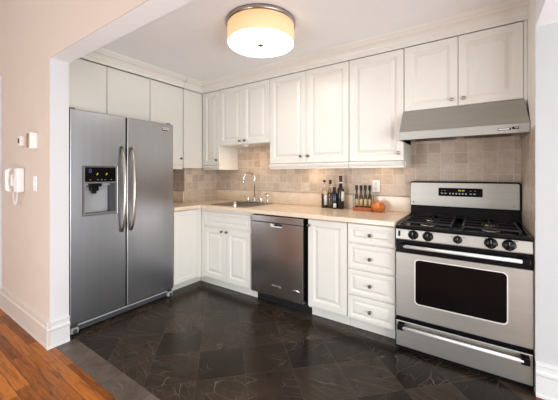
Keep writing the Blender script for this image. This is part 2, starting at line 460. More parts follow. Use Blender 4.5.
MB().box(XR - 0.002, XR, -0.655, -0.012, 0.60, 1.54).build('tile_cladding', 'tile', wr)
wh = struct(MB().box(XH, -2.075, YJ0, YJ1, 0, ZS, 'wall_beige').box(XH, -2.075, YJ0, YJ1, ZS, 3.0, 'wall_beige').build('wall_front', 'wall_beige'))
MB().box(-2.076, -2.070, YJ0, YJ1, 0.0, ZS).build('white_jamb', 'wall_white', wh)
MB().box(-2.075, XF, YJ0 - 0.004, YJ0, ZS, 3.0).build('beam_face', 'wall_beige', beam)
# living room walls behind the camera, with window openings
wv = MB().grid([XH, -3.6, -1.2, XF], [0, 0.15, 2.7, 3.0], lambda i, j: not (i == 1 and j == 1), lambda u, v, t: (u, t, v), YB, YB - 0.12)
struct(wv.build('wall_rear', 'wall_white'))
wv = MB().grid([YB, -3.6, -1.0, -0.54], [0, 0.15, 2.05, 3.0], lambda i, j: not (i == 1 and j == 1), lambda u, v, t: (t, u, v), XF, XF + 0.12)
struct(wv.build('wall_east', 'wall_white'))
struct(MB().box(XH - .12, XH, YB, YJ0, 0, 3.0).build('wall_west', 'wall_beige'))
def window(name, us, place, zt=2.7):
    fr = MB().grid([us[0], us[0] + .07, (us[0] + us[1]) / 2 - .03, (us[0] + us[1]) / 2 + .03, us[1] - .07, us[1]], [0.15, 0.22, zt - .07, zt],
                   lambda i, j: not (j == 1 and i in (1, 3)), place, 0.02, 0.08)
    fo = struct(fr.build(name, 'trim'))
    MB().grid(us, [0.15, zt], lambda i, j: True, place, 0.045, 0.05).build('pane', 'glass', fo)
window('window_1', [-3.6, -1.2], lambda u, v, t: (u, YB - t, v))
window('window_2', [-3.6, -1.0], lambda u, v, t: (XF + t, u, v), 2.05)

# baseboards: stepped profile (out, z)
BP = [(0, 0), (0.020, 0), (0.020, 0.012), (0.017, 0.020), (0.016, 0.120), (0.021, 0.128), (0.021, 0.140), (0.013, 0.150), (0.012, 0.172), (0.016, 0.178), (0.014, 0.188), (0.0, 0.192)]
bbl = MB()
bbl.prism([(-2.05 - o, z) for o, z in BP], -3.24, -2.053, 'yz')
struct(bbl.build('baseboard_hall', 'trim_beige'))
bbj = MB(); bbj.prism([(-2.07 + o, z) for o, z in BP], -2.072, -1.93, 'xz')
struct(bbj.build('baseboard_jamb', 'trim'))
bbr = MB(); bbr.prism([(-0.66 - o, z) for o, z in BP], XR, XF, 'yz')
struct(bbr.build('baseboard_right', 'trim'))
# door casing at the far left of the hall wall
dr = struct(MB().box(-3.345, -3.245, -2.075, -2.05, 0, 2.10).box(-4.25, -4.15, -2.075, -2.05, 0, 2.10).box(-4.25, -3.245, -2.075, -2.05, 2.10, 2.20).build('door_1', 'trim', bev=0.004))
MB().box(-4.15, -3.345, -2.066, -2.05, 0, 2.10).build('door_leaf', 'trim', dr)

# crown moulding (out, z)
CP = [(0, 2.2825), (0.006, 2.2825), (0.006, 2.315), (0.012, 2.322), (0.016, 2.334), (0.030, 2.352), (0.052, 2.364), (0.060, 2.376), (0.068, 2.380), (0.078, 2.392), (0.080, 2.40), (0, 2.40)]
cr = MB(); n_ = len(CP)
rings = [[(-2.40 + o, -0.34 - o, z) for o, z in CP], [(XR, -0.34 - o, z) for o, z in CP]]
cr.loops(rings); struct(cr.build('trim_4', 'cab'))
cr = MB()
cr.loops([[(-2.40 + o, -0.632, z) for o, z in CP], [(-2.40 + o, -0.34 - o, z) for o, z in CP]])
cr.loops([[(-2.394 + o, YJ1, z) for o, z in CP], [(-2.394 + o, -0.640, z) for o, z in CP]])
struct(cr.build('trim_5', 'cab'))

# ------------------------------------------------------------------ cabinet pieces
DOORP = [(0, 0.016), (0.0035, 0.020), (0.052, 0.020), (0.056, 0.0165), (0.060, 0.0165), (0.064, 0.009), (0.074, 0.009), (0.098, 0.0180), (0.101, 0.0180)]
DRAWP = [(0, 0.016), (0.0035, 0.020), (0.028, 0.020), (0.031, 0.0165), (0.034, 0.0165), (0.037, 0.009), (0.043, 0.009), (0.058, 0.0180), (0.060, 0.0180)]
FLATP = [(0, 0.017), (0.003, 0.020)]
SHALP = [(0, 0.017), (0.003, 0.020), (0.045, 0.020), (0.050, 0.0165)]
def panel(u0, u1, v0, v1, place, prof, name, parent, mat='cab'):
    b = MB()
    rings = [[place(u0, v0, 0), place(u1, v0, 0), place(u1, v1, 0), place(u0, v1, 0)]]
    for i, d in prof:
        rings.append([place(u0 + i, v0 + i, d), place(u1 - i, v0 + i, d), place(u1 - i, v1 - i, d), place(u0 + i, v1 - i, d)])
    b.loops(rings)
    return b.build(name, mat, parent)
def back_at(y): return lambda u, v, d: (u, y - d, v)     # faces -y
def left_at(x): return lambda u, v, d: (x + d, u, v)     # faces +x
def knob(p, axis, parent, mat='bronze'):
    b = MB(); b.lathe([(0.0075, 0), (0.0055, 0.004), (0.005, 0.012), (0.009, 0.016), (0.0135, 0.020), (0.0140, 0.024), (0.010, 0.028), (0.003, 0.030)], p, axis, seg=18)
    return b.build('knob', mat, parent)

# ---- wall cabinets on the back wall
YU = -0.322   # carcass front; doors reach -0.342
G = 0.0016
def light_rail(x0, x1, z0, z1, y, parent, ends=()):
    b = MB()
    b.prism([(y + .03, z1), (y - 0.022, z1), (y - 0.026, z1 - 0.010), (y - 0.034, z1 - 0.016), (y - 0.030, z1 - 0.030), (y - 0.020, z1 - 0.036), (y - 0.018, z0), (y + .03, z0)], x0, x1, 'yz')
    return b.build('light_rail', 'cab', parent)
def wall_cabinet(x0, x1, z0, ndoors, label, knobs, rail=False, name='wall_cabinet', km='bronze'):
    t = thing(name, label, 'cabinet', ((x0 + x1) / 2, 0, z0))
    MB().box(x0 + .001, x1 - .001, YU, -0.013, z0, 2.282, 'cab').build('carcass', 'cab', t, bev=0.0015)
    w_ = (x1 - x0) / ndoors
    for i in range(ndoors):
        d = panel(x0 + i * w_ + G, x0 + (i + 1) * w_ - G, z0 + 0.003, 2.279, back_at(YU), DOORP, 'door', t)
        if knobs[i] is not None: knob((knobs[i][0], YU - 0.020, knobs[i][1]), (0, -1, 0), d, km)
    if rail: light_rail(x0 + .001, x1 - .001, 1.315, z0 - .001, YU, t)
    return t
cc = wall_cabinet(-2.385, -2.098, 1.368, 1, 'narrow single-door white wall cabinet in the corner left of the sink', [(-2.140, 1.433)], True)
wall_cabinet(-2.096, -1.347, 1.60, 2, 'short two-door white wall cabinet above the sink', [(-1.764, 1.642), (-1.689, 1.642)])
wall_cabinet(-1.345, -0.466, 1.368, 2, 'tall two-door white wall cabinet above the dishwasher and dark bottles', [(-0.960, 1.438), (-0.875, 1.438)], True)
hw = wall_cabinet(-0.464, -0.003, 1.368, 1, 'wide single-door white wall cabinet left of the range hood', [(-0.042, 1.433)], True, km='nickel')
MB().box(-.022, .004, YU + .03, -.013, 1.315, 1.367).build('light_rail', 'cab', hw, bev=.003)
hc = wall_cabinet(-0.001, 0.745, 1.762, 2, 'short two-door white wall cabinet above the steel range hood', [(0.332, 1.812), (0.407, 1.812)], km='nickel')
MB().box(0.7455, 0.7635, -0.335, -0.013, 1.60, 2.282).build('filler_strip', 'cab', hc)
MB().box(-2.4055, -2.3835, -0.340, -0.30, 1.345, 2.282).build('filler_strip', 'cab', cc)
MB().box(-2.118, -2.092, YU + .03, -.013, 1.315, 1.367).build('light_rail', 'cab', cc, bev=.003)
# side of the corner cabinet that shows below the sink cabinet is its carcass; give it a lower end panel
# ---- wall cabinets on the left wall
XU = -2.426
def left_cabinet(y0, y1, z0, label, kn=None, rail=False):
    t = thing('wall_cabinet', label, 'cabinet', (XL, (y0 + y1) / 2, z0))
    MB().box(XL + .013, XU, y0 + .001, y1 - .001, z0, 2.282).build('carcass', 'cab', t)
    d = panel(y0 + G, y1 - G, z0 + .003, 2.279, left_at(XU), FLATP, 'door', t)
    if kn: knob((XU + .02, kn[0], kn[1]), (1, 0, 0), d)
    if rail: MB().box(XU - .03, XU + .012, y0 + .001, y1 - .001, 1.318, z0 - .001).build('light_rail', 'cab', t, bev=.003)
left_cabinet(-1.926, -1.497, 1.80, 'flat white cabinet above the fridge, nearer the hall wall')
left_cabinet(-1.495, -1.058, 1.80, 'flat white cabinet above the right-hand door of the fridge')
left_cabinet(-1.056, -0.634, 1.365, 'tall flat white wall cabinet to the right of the fridge', (-0.672, 1.445), True)

# ---- base cabinets
YF = -0.585    # carcass front; doors reach -0.605
def toe(b, x0, x1): b.box(x0, x1, -0.52, -0.50, 0.0, 0.095)
def base_body(t, x0, x1, name='carcass', top=0.874):
    b = MB(); b.box(x0, x1, YF, -0.015, 0.092, top); b.box(x0, x1, -0.52, -0.03, 0.0, 0.092)
    b.build(name, 'cab', t, bev=0.0015)
t = thing('sink_cabinet', 'white base cabinet under the sink, two doors below a false drawer front', 'cabinet', (-1.72, -0.3, 0))
b = MB()      # open-topped carcass so that the sink bowl hangs inside
b.box(-2.13, -2.11, YF, -0.015, 0.092, 0.874).box(-1.386, -1.366, YF, -0.015, 0.092, 0.874).box(-2.11, -1.386, YF, -0.03, 0.092, 0.11)
b.box(-2.134, -2.08, -0.603, -0.5855, 0.092, 0.8735); b.box(-2.11, -1.386, -0.03, -0.015, 0.092, 0.874).box(-2.11, -1.386, YF, YF + 0.015, 0.11, 0.874).box(-2.2285, -1.366, -0.52, -0.50, 0.0, 0.092)
b.build('carcass', 'cab', t)
panel(-2.076, -1.392, 0.690, 0.845, back_at(YF), DRAWP, 'false_front', t)
for x0, x1, kx in ((-2.076, -1.732, -1.786), (-1.728, -1.392, -1.715)):
    d = panel(x0, x1, 0.108, 0.668, back_at(YF), DOORP, 'door', t)
    knob((kx, YF - .02, 0.642), (0, -1, 0), d)
t = thing('base_cabinet', 'white single-door base cabinet between dishwasher and drawers', 'cabinet', (-0.56, -0.3, 0))
base_body(t, -0.742, -0.381)
d = panel(-0.738, -0.385, 0.112, 0.866, back_at(YF), DOORP, 'door', t)
knob((-0.724, YF - .02, 0.815), (0, -1, 0), d)
t = thing('drawer_cabinet', 'white base cabinet of four drawers beside the range', 'cabinet', (-0.19, -0.3, 0))
base_body(t, -0.379, -0.003)
for z0, z1 in ((0.716, 0.866), (0.509, 0.704), (0.302, 0.497), (0.108, 0.290)):
    d = panel(-0.375, -0.010, z0, z1, back_at(YF), DRAWP, 'drawer', t)
    knob((-0.194, YF - .02, (z0 + z1) / 2 - .003), (0, -1, 0), d)
t = thing('base_cabinet', 'white panelled base cabinet between fridge and corner', 'cabinet', (-2.4, -0.8, 0))
b = MB(); b.box(XL + .003, -2.135, -0.972, -0.609, 0.092, 0.874).box(XL + .003, -2.23, -0.972, -0.5205, 0.0, 0.0915)
b.build('carcass', 'cab', t, bev=.0015)
panel(-0.968, -0.664, 0.105, 0.868, left_at(-2.135), SHALP, 'door', t)
MB().box(-2.1345, -2.118, -0.662, -0.609, 0.0925, 0.8735).build('corner_filler', 'cab', t)

# ------------------------------------------------------------------ worktop with sink cut-out
t = thing('worktop', 'L-shaped peach stone worktop along the back wall to the range', 'worktop', (-1.2, -0.3, 0.876))
SX0, SX1, SY0, SY1 = -2.035, -1.487, -0.560, -0.065
xs = [XL + .003, XC + .013, -2.095, SX0 + .012, SX1 - .012, -0.003]; ys = [-0.974, -0.642, -0.562, SY0 + .012, SY1 - .012, -0.013]
def keep(i, j):
    if j == 0 and i >= 2: return False            # the leg beside the fridge
    if i == 0 and j >= 2: return False
    if i == 2 and j == 9: return False            # the chase stands there
    if i == 3 and j == 3: return False            # sink hole
    return True
MB().grid(xs, ys, keep, lambda u, v, tt: (u, v, tt), 0.876, 0.914).build('slab', 'stone', t, bev=.006, bseg=3)
b = MB(); b.box(XC + .013, -0.004, -0.030, -0.0125, 0.9145, 1.052)
b.box(XL + .002, XL + .018, -0.974, -0.563, 0.9145, 1.052).box(XL + .02, XC + .012, -0.578, -0.5625, 0.9145, 1.052)
b.build('upstand', 'stone', t, bev=.003)

# sink
t = thing('sink', 'stainless steel drop-in sink set in the worktop', 'sink', ((SX0 + SX1) / 2, (SY0 + SY1) / 2, 0.914))
b = MB()
def rr(x0, x1, y0, y1, r, z, n=5):
    o = []
    for cx, cy, a0 in ((x1 - r, y1 - r, 0), (x0 + r, y1 - r, 90), (x0 + r, y0 + r, 180), (x1 - r, y0 + r, 270)):
        for k in range(n + 1):
            a = math.radians(a0 + 90 * k / n); o.append((cx + r * math.cos(a), cy + r * math.sin(a), z))
    return o
bx0, bx1, by0, by1 = SX0 + .03, SX1 - .03, SY0 + .03, SY1 - .095
b.loops([rr(SX0, SX1, SY0, SY1, .03, 0.9142), rr(SX0 + .003, SX1 - .003, SY0 + .003, SY1 - .003, .03, 0.919), rr(bx0 - .006, bx1 + .006, by0 - .006, by1 + .006, .045, 0.919),
         rr(bx0, bx1, by0, by1, .045, 0.912), rr(bx0 + .012, bx1 - .012, by0 + .012, by1 - .012, .05, 0.76), rr(bx0 + .05, bx1 - .05, by0 + .05, by1 - .05, .03, 0.742),
         rr(bx0 + .15, bx1 - .15, by0 + .12, by1 - .12, .03, 0.738)], 'steel_sink', cap0=False, smooth=True)
b.build('basin', 'steel_sink', t)
MB().lathe([(0.04, 0), (0.038, .004), (0.03, .002), (0.005, .001)], ((bx0 + bx1) / 2, (by0 + by1) / 2, .7385), m='chrome').build('drain', 'chrome', t)
# faucet
fx, fy, fz = -1.738, -0.112, 0.919
t = thing('faucet', 'chrome gooseneck faucet with two handles behind the sink', 'faucet', (fx, fy, fz))
MB().box(fx - .125, fx + .125, fy - .028, fy + .028, fz, fz + .012, 'chrome', .008, 3).build('base_plate', 'chrome', t)
b = MB(); b.lathe([(.024, .012), (.022, .03), (.014, .05), (.012, .06)], (fx, fy, fz), m='chrome')
pts = [(fx, fy, fz + .05), (fx, fy, fz + .285)]
d_ = Vector((-.42, -.91, 0)); R_ = .072
for k in range(1, 13):
    a = PI * k / 12 * 1.02
    o = R_ * (1 - math.cos(a)); pts.append((fx + d_.x * o, fy + d_.y * o, fz + .285 + R_ * math.sin(a)))
e = Vector(pts[-1]); pts.append((e.x, e.y, e.z - .03))
b.tube(pts, .0105, 'chrome', 12); b.tube([(e.x, e.y, e.z - .025), (e.x, e.y, e.z - .05)], .0135, 'chrome', 12)
b.build('spout', 'chrome', t)
for sx in (-1, 1):
    b = MB(); hx = fx + sx * .10
    b.lathe([(.020, .012), (.017, .03), (.013, .045), (.015, .055), (.008, .062)], (hx, fy, fz), m='chrome')
    b.tube([(hx, fy, fz + .055), (hx + sx * .02, fy - .01, fz + .066), (hx + sx * .05, fy - .02, fz + .072)], [.007, .006, .005], 'chrome')
    b.build('handle', 'chrome', t)
b = MB(); sx_ = -1.545; b.lathe([(.018, 0), (.016, .012), (.010, .022), (.011, .05), (.015, .085), (.016, .10), (.011, .112)], (sx_, fy, fz), m='chrome')
b.tube([(sx_, fy, fz + .098), (sx_ - .014, fy - .02, fz + .118), (sx_ - .018, fy - .03, fz + .114)], [.012, .011, .012], 'chrome')
b.build('side_sprayer', 'chrome', t)
b = MB(); b.lathe([(.019, 0), (.021, .004), (.018, .012), (.020, .045), (.022, .05), (.019, .05), (.016, .02), (.003, .016)], (-1.612, -.592, .9142), m='chrome')
tag(b.build('metal_cup', 'chrome'), 'tiny chrome cup standing on the worktop in front of the sink', 'cup')

# ------------------------------------------------------------------ dishwasher
t = thing('dishwasher', 'stainless steel dishwasher built in right of the sink', 'dishwasher', (-1.047, -0.3, 0))
X0, X1 = -1.363, -0.772
MB().box(X0, X1 + .026, -0.57, -0.05, 0.115, 0.873).build('tub', 'black', t)
MB().box(X0 + .01, X1 + .024, -0.535, -0.50, 0.005, 0.114).build('kick_plate', 'black_matte', t)
# door: flat plate with a pocket behind the grip
hx0, hx1, hz0, hz1 = -1.123, -0.998, 0.762, 0.795
dx = [X0 + .003, hx0, hx1, X1 - .004]; dz = [0.113, hz0, hz1, 0.800]
dd = MB().grid(dx, dz, lambda i, j: not (i == 1 and j == 1), lambda u, v, tt: (u, tt, v), -0.629, -0.573, 'steel_dw')
door = dd.build('door', 'steel_dw', t, bev=.003)
MB().box(X0 + .003, X1 - .004, -0.629, -0.573, 0.803, 0.864).build('control_strip', 'steel_dw', t, bev=.004)
b = MB(); b.box(hx0 + .001, hx1 - .001, -0.59, -0.575, hz0 + .001, hz1 - .001, 'dark_plastic')
b.box(hx0 + .002, hx1 - .002, -0.632, -0.622, hz0 + .001, hz0 + .012, 'steel_bright', .002).box(hx0 + .002, hx0 + .03, -0.631, -0.61, hz0 + .012, hz1 - .002, 'steel_bright')
b.build('pocket_handle', 'steel_bright', door)
b = MB(); b.lathe([(.036, 0), (.036, .002), (.030, .0035), (.003, .004)], (0, 0, 0), (0, -1, 0), 'chrome', 28)
for v in b.bm.verts: v.co.z *= .42
for v in b.bm.verts: v.co += Vector((-.845, -.6292, .212))
b.build('oval_badge', 'chrome', door)
b = MB()
pts = []
for k in range(41):
    s_ = k / 40; pts.append((-1.116 + .104 * s_, -.6297, .217 + .006 * math.sin(s_ * 22) * (0.4 + 0.6 * s_) - .008 * max(0, s_ - .8) * 5))
b.tube(pts, .0018, 'chrome', 6); b.build('script_lettering', 'chrome', door)
marks('button_mark', [(-1.03 + k * .022, -1.018 + k * .022, -.6295, -.6288, .842, .845, 'print_dark') for k in range(8)], t)

# ------------------------------------------------------------------ fridge
t = thing('refrigerator', 'stainless steel side-by-side refrigerator with ice dispenser', 'refrigerator', (-2.4, -1.45, 0))
FY0, FY1, FYM = -1.910, -0.982, -1.469
MB().box(XL + .02, -2.19, FY0 + .004, FY1 - .004, 0.03, 1.765).build('body', 'dark_plastic', t, bev=.004)
FX = -2.111; FB = -2.182
dy0, dy1, dz0, dz1, dzm = -1.818, -1.553, 0.925, 1.322, 1.196
ld = MB().grid([FY0, dy0, dy1, FYM - .006], [0.082, dz0, dz1, 1.770], lambda i, j: not (i == 1 and j == 1), lambda u, v, tt: (tt, u, v), FX, FB, 'steel_fridge')
ld = ld.build('door', 'steel_fridge', t, bev=.006, bseg=3)
MB().box(FB - .005, FX - .006, FY0 - .004, FY0 - .0005, .082, 1.77).build('side_strip', 'black', t)  # black strip for the door's dark side and the dark gap at the jamb
MB().box(-2.189, FX - .012, FYM - .0055, FYM + .0055, .085, 1.768).build('gasket', 'black', t)
rd = MB().box(FB, FX, FYM + .006, FY1, 0.082, 1.770).build('door', 'steel_fridge', t, bev=.006, bseg=3)
# dispenser
b = MB()
b.grid([dy0 + .001, dy0 + .012, dy1 - .012, dy1 - .001], [dz0 + .001, dz0 + .016, dzm - .012, dzm, dz1 - .006, dz1 - .001], lambda i, j: not (i == 1 and j in (1, 3)), lambda u, v, tt: (tt, u, v), FX + .006, FX - .02, 'frame_grey')
frm = b.build('dispenser_frame', 'frame_grey', ld, bev=.003)
b = MB()
b.grid([dy0 + .004, dy1 - .004], [dz0 + .004, dzm - .004], lambda i, j: True, lambda u, v, tt: (tt, u, v), FB + .004, FB + .010, 'grey_plastic')
b.box(FB + .010, FX - .018, dy0 + .004, dy0 + .012, dz0 + .01, dzm - .006, 'dark_plastic').box(FB + .010, FX - .018, dy1 - .050, dy1 - .004, dz0 + .01, dzm - .006, 'dark_plastic')
b.box(FB + .010, FX - .012, dy0 + .012, dy1 - .012, dz0 + .004, dz0 + .016, 'dark_plastic')
b.box(FB + .010, FX - .025, dy0 + .012, dy1 - .05, dzm - .030, dzm - .008, 'grey_plastic')
b.build('cavity', 'grey_plastic', ld)
cy = (dy0 + dy1) / 2 - .035
b = MB(); b.box(FB + .012, FX - .010, cy - .05, cy + .05, dzm - .040, dzm - .010, 'black', .004).box(FB + .014, FX - .022, cy - .032, cy + .032, dzm - .075, dzm - .036, 'black', .006).box(FB + .016, FX - .03, cy - .018, cy + .018, dzm - .098, dzm - .07, 'black', .005)
b.build('nozzle', 'black', ld)
b = MB(); b.box(FX - .03, FX + .001, dy0 + .011, dy1 - .011, dzm - .001, dz1 - .005)
b.build('control_panel', 'black_glass', ld)
px_ = FX + .0012
b = MB()
ring = []
for k in range(25):
    a = 2 * PI * k / 24; ring.append((px_, dy0 + .052 + .008 * math.cos(a), dz1 - .036 + .014 * math.sin(a)))
b.tube(ring, .0018, 'led_blue', 6); b.build('round_icon', 'led_blue', ld)
for yy in (dy0 + .100, dy0 + .172):
    b = MB(); b.prism([(yy - .002, dz1 - .070), (yy + .004, dz1 - .070), (yy + .008, dz1 - .062), (yy + .014, dz1 - .060), (yy + .012, dz1 - .052), (yy + .002, dz1 - .055), (yy + .003, dz1 - .062)], px_ - .001, px_ + .0008, 'yz', 'led_green')
    b.build('lit_icon', 'led_green', ld)
marks('button_mark', [(px_ - .001, px_ + .0008, dy0 + yy, dy0 + yy + .010, dzm + .015, dzm + .019, 'print_grey') for yy in (.048, .105, .135, .163, .213)], ld)
# handles: bowed bars
for yy, dd_ in ((-1.516, ld), (-1.430, rd)):
    pts = []; rs = []
    for k in range(21):
        s_ = k / 20; zz = .757 + .742 * s_
        pts.append((FX + .006 + .060 * math.sin(PI * s_) ** .55, yy, zz)); rs.append(.0125 + .004 * math.sin(PI * s_))
    b = MB(); b.tube(pts, rs, 'nickel', 14)
    b.build('handle', 'nickel', dd_)
# badge
b = MB(); b.box(FX + .0005, FX + .004, -1.118, -1.040, 1.688, 1.728, 'chrome', .001)
b.box(FX + .004, FX + .0046, -1.114, -1.044, 1.692, 1.704, 'print_dark').box(FX + .004, FX + .0046, -1.098, -1.046, 1.714, 1.720, 'print_dark').box(FX + .004, FX + .0046, -1.116, -1.108, 1.692, 1.724, 'print_dark')
b.build('badge', 'chrome', rd)
# foot grille with roller covers
g = MB(); g.box(-2.19, -2.130, FY0 + .006, FY1 - .006, 0.022, 0.078, 'dark_plastic').box(-2.130, -2.122, FY0 + .06, FY1 - .06, 0.060, 0.074, 'grey_plastic', .003)
g = g.build('foot_grille', 'grey_plastic', t)
for yy in (FY0 + .035, FY1 - .035):
    b = MB(); b.box(-2.165, -2.108, yy - .030, yy + .030, .010, .054, 'grey_plastic', .012, 3)
    b.lathe([(.016, 0), (.016, .006), (.010, .009), (.003, .009)], (-2.112, yy, .032), (1, 0, 0), 'dark_plastic', 20)
    b.build('roller_cover', 'grey_plastic', t)
for yy in (FY0 + .03, FY1 - .03):
    MB().box(-2.22, -2.14, yy - .02, yy + .02, 1.766, 1.785, 'dark_plastic', .005).build('hinge_cover', 'dark_plastic', t)

# ------------------------------------------------------------------ gas range
t = thing('gas_range', 'stainless steel gas range with black cooktop against the right wall', 'range', (0.377, -0.33, 0))
RX0, RX1 = 0.003, 0.758
RF = -0.644
MB().box(RX0, RX1, -0.60, -0.02, 0.022, 0.868).box(RX0 + .03, RX1 - .03, -0.56, -0.06, 0.0, 0.022).build('body', 'black', t)
cpn = MB(); cpn.prism([(-.60, .792), (RF - .002, .792), (RF - .004, .800), (RF + .002, .868), (-.60, .872)], RX0, RX1, 'yz')
cpn = cpn.build('control_panel', 'steel_range', t, bev=.003)
MB().box(.0, .0025, -.64, -.60, .79, .87).build('end_trim', 'black', cpn)
MB().box(RX1 + .0003, RX1 + .0018, -.64, -.60, .25, .87).build('end_trim', 'black', cpn)
for kx, r_ in ((.119, .030), (.211, .030), (.384, .0235), (.559, .031), (.648, .031)):
    b = MB(); kz = .832
    b.lathe([(r_ * 1.12, 0), (r_ * 1.12, .002)], (kx, RF - .0005, kz), (0, -1, 0), 'black', 28)
    b.lathe([(r_, .002), (r_, .008), (r_ * .90, .012), (r_ * .86, .018), (r_ * .8, .020), (.002, .020)], (kx, RF - .0005, kz), (0, -1, 0), 'black', 28)
    b.box(kx - .006, kx + .006, RF - .034, RF - .018, kz - r_ * .86, kz + r_ * .86, 'black', .003)
    b.box(kx - .0012, kx + .0012, RF - .0346, RF - .034, kz + r_ * .2, kz + r_ * .8, 'print_grey')
    b.build('knob', 'black', cpn)
MB().box(.020, .034, RF - .008, RF, .818, .856, 'black', .002).build('rocker_switch', 'black', cpn)
marks('dial_mark', [(kx - .008, kx + .008, RF - .0022, RF - .0005, .8575, .8605, 'print_dark') for kx in (.095, .240, .535, .680)] + [(.381, .387, RF - .0022, RF - .0005, .858, .863, 'red'), (.345, .358, RF - .0022, RF - .0005, .850, .8525, 'print_dark'), (.412, .425, RF - .0022, RF - .0005, .850, .8525, 'print_dark')], cpn)
# cooktop: shallow tray with a raised rim
b = MB()
b.loops([rr(0.002, .759, -.656, -.022, .014, .870), rr(0.0, .761, -.660, -.022, .016, .882), rr(.004, .757, -.655, -.026, .016, .896), rr(.022, .739, -.632, -.06, .02, .896),
         rr(.034, .727, -.615, -.075, .03, .879)], 'black', smooth=False)
ct = b.build('cooktop', 'black', t, bev=.002)
for bx_ in (.19, .566):
    for by_ in (-.20, -.47):
        b = MB(); b.lathe([(.052, 0), (.050, .008), (.040, .012), (.003, .012)], (bx_, by_, .8792), m='nickel', seg=28)
        br = b.build('burner', 'nickel', t)
        b = MB(); b.lathe([(.038, 0), (.039, .004), (.034, .009), (.003, .010)], (bx_, by_, .8915), m='black_matte', seg=28); b.build('burner_cap', 'black_matte', br)
for gx0, gx1 in ((.045, .350), (.406, .711)):
    b = MB(); zt = .921
    def bar(x0, x1, y0, y1): b.box(x0, x1, y0, y1, zt - .012, zt, 'black_matte', .003)
    cxg = (gx0 + gx1) / 2
    y0g, y1g = -.605, -.080
    bar(gx0, gx1, y0g, y0g + .012); bar(gx0, gx1, y1g - .012, y1g); bar(gx0, gx0 + .012, y0g, y1g); bar(gx1 - .012, gx1, y0g, y1g)
    bar(gx0, gx1, -.341, -.329)
    for by_ in (-.20, -.47):
        bar(gx0, cxg - .03, by_ - .005, by_ + .005); bar(cxg + .03, gx1, by_ - .005, by_ + .005)
        bar(cxg - .005, cxg + .005, by_ + .03, by_ + .13); bar(cxg - .005, cxg + .005, by_ - .13, by_ - .03)
        for sx in (-1, 1): b.box(cxg + sx * .03 - .005, cxg + sx * .03 + .005, by_ - .005, by_ + .005, zt - .004, zt + .008, 'black_matte', .002)
    for xx in (gx0 + .006, gx1 - .006):
        for yy in (y0g + .006, -.335, y1g - .006): b.box(xx - .006, xx + .006, yy - .006, yy + .006, .8795, zt - .008, 'black_matte')
    b.build('grate', 'black_matte', t)
MB().box(.353, .403, -.59, -.09, .8795, .886, 'black', .002).build('center_plate', 'black', t)
# backguard
b = MB(); b.prism([(-.022, .870), (-.085, .897), (-.074, .925), (-.060, .985), (-.022, .985)], RX0, RX1, 'yz')
bgb = b.build('backguard_base', 'black', t, bev=.003)
def rrz(x0, x1, z0, z1, r, y, n=5, rb=None):
    o = []; rb = r if rb is None else rb
    for cx, cz, a0, q in ((x1 - r, z1 - r, 0, r), (x0 + r, z1 - r, 90, r), (x0 + rb, z0 + rb, 180, rb), (x1 - rb, z0 + rb, 270, rb)):
        for k in range(n + 1):
            a = math.radians(a0 + 90 * k / n); o.append((cx + q * math.cos(a), y, cz + q * math.sin(a)))
    return o
b = MB(); b.loops([rrz(-.0035, .760, .986, 1.198, .022, -.022, rb=.003), rrz(-.0035, .760, .986, 1.198, .022, -.070, rb=.003), rrz(-.001, .756, .989, 1.194, .02, -.076, rb=.003)], 'black')
bg = b.build('backguard', 'black', t)
b = MB(); b.loops([rrz(.001, .750, .990, 1.188, .016, -.0762, rb=.006), rrz(.001, .750, .990, 1.188, .016, -.079, rb=.006), rrz(.003, .747, .993, 1.185, .014, -.081, rb=.004)], 'steel_range')
b.build('steel_face', 'steel_range', bg)
b = MB(); b.loops([rrz(.219, .524, 1.078, 1.146, .008, -.0812), rrz(.219, .524, 1.078, 1.146, .008, -.083)], 'black_glass')
b.build('clock_panel', 'black_glass', bg)
marks('clock_digit', [(x_, x_ + .007, -.0837, -.083, 1.121, 1.131, 'led_green') for x_ in (.362, .372, .386, .396)], bg)
marks('clock_button', [(.298 + k * .022, .309 + k * .022, -.0836, -.083, 1.094, 1.106, 'print_grey') for k in range(6)] + [(x_, x_ + .016, -.0836, -.083, 1.097, 1.105, 'print_grey') for x_ in (.238, .262, .438, .462)], bg)
marks('clock_print', [(x_, x_ + .009, -.0836, -.083, 1.122, 1.125, 'print_grey') for x_ in (.240, .262, .440, .470)] + [(.352, .382, -.0816, -.0811, 1.1585, 1.161, 'print_grey')], bg)
MB().lathe([(.007, 0), (.007, .001)], (.026, -.0811, 1.018), (0, -1, 0), 'print_dark', 20).build('maker_emblem', 'print_dark', bg)
marks('maker_lettering', [(.037, .058, -.0817, -.0811, 1.0165, 1.0195, 'print_grey'), (.712, .722, -.0817, -.0811, 1.012, 1.016, 'print_dark')], bg)
# oven door
b = MB(); b.box(RX0, RX1 + .003, RF + .006, -.602, .702, .790, 'black', .004)
b = b.build('door_top', 'black', t)
wx0, wx1, wz0, wz1 = .132, .638, .356, .662
od = MB(); od.box(RX0, RX1 + .002, RF, -.602, .243, .701, 'steel_range', .004)
od = od.build('oven_door', 'steel_range', t)
b = MB(); b.loops([rrz(wx0 - .006, wx1 + .006, wz0 - .006, wz1 + .006, .028, RF - .0004), rrz(wx0 - .006, wx1 + .006, wz0 - .006, wz1 + .006, .028, RF - .003), rrz(wx0, wx1, wz0, wz1, .024, RF - .003), rrz(wx0, wx1, wz0, wz1, .024, RF - .0008)], 'steel_bright')
b.build('window_trim', 'steel_bright', od)
b = MB(); b.loops([rrz(wx0 + .001, wx1 - .001, wz0 + .001, wz1 - .001, .023, RF - .0006), rrz(wx0 + .001, wx1 - .001, wz0 + .001, wz1 - .001, .023, RF - .0014)], 'black_glass')
b.build('window', 'black_glass', od)
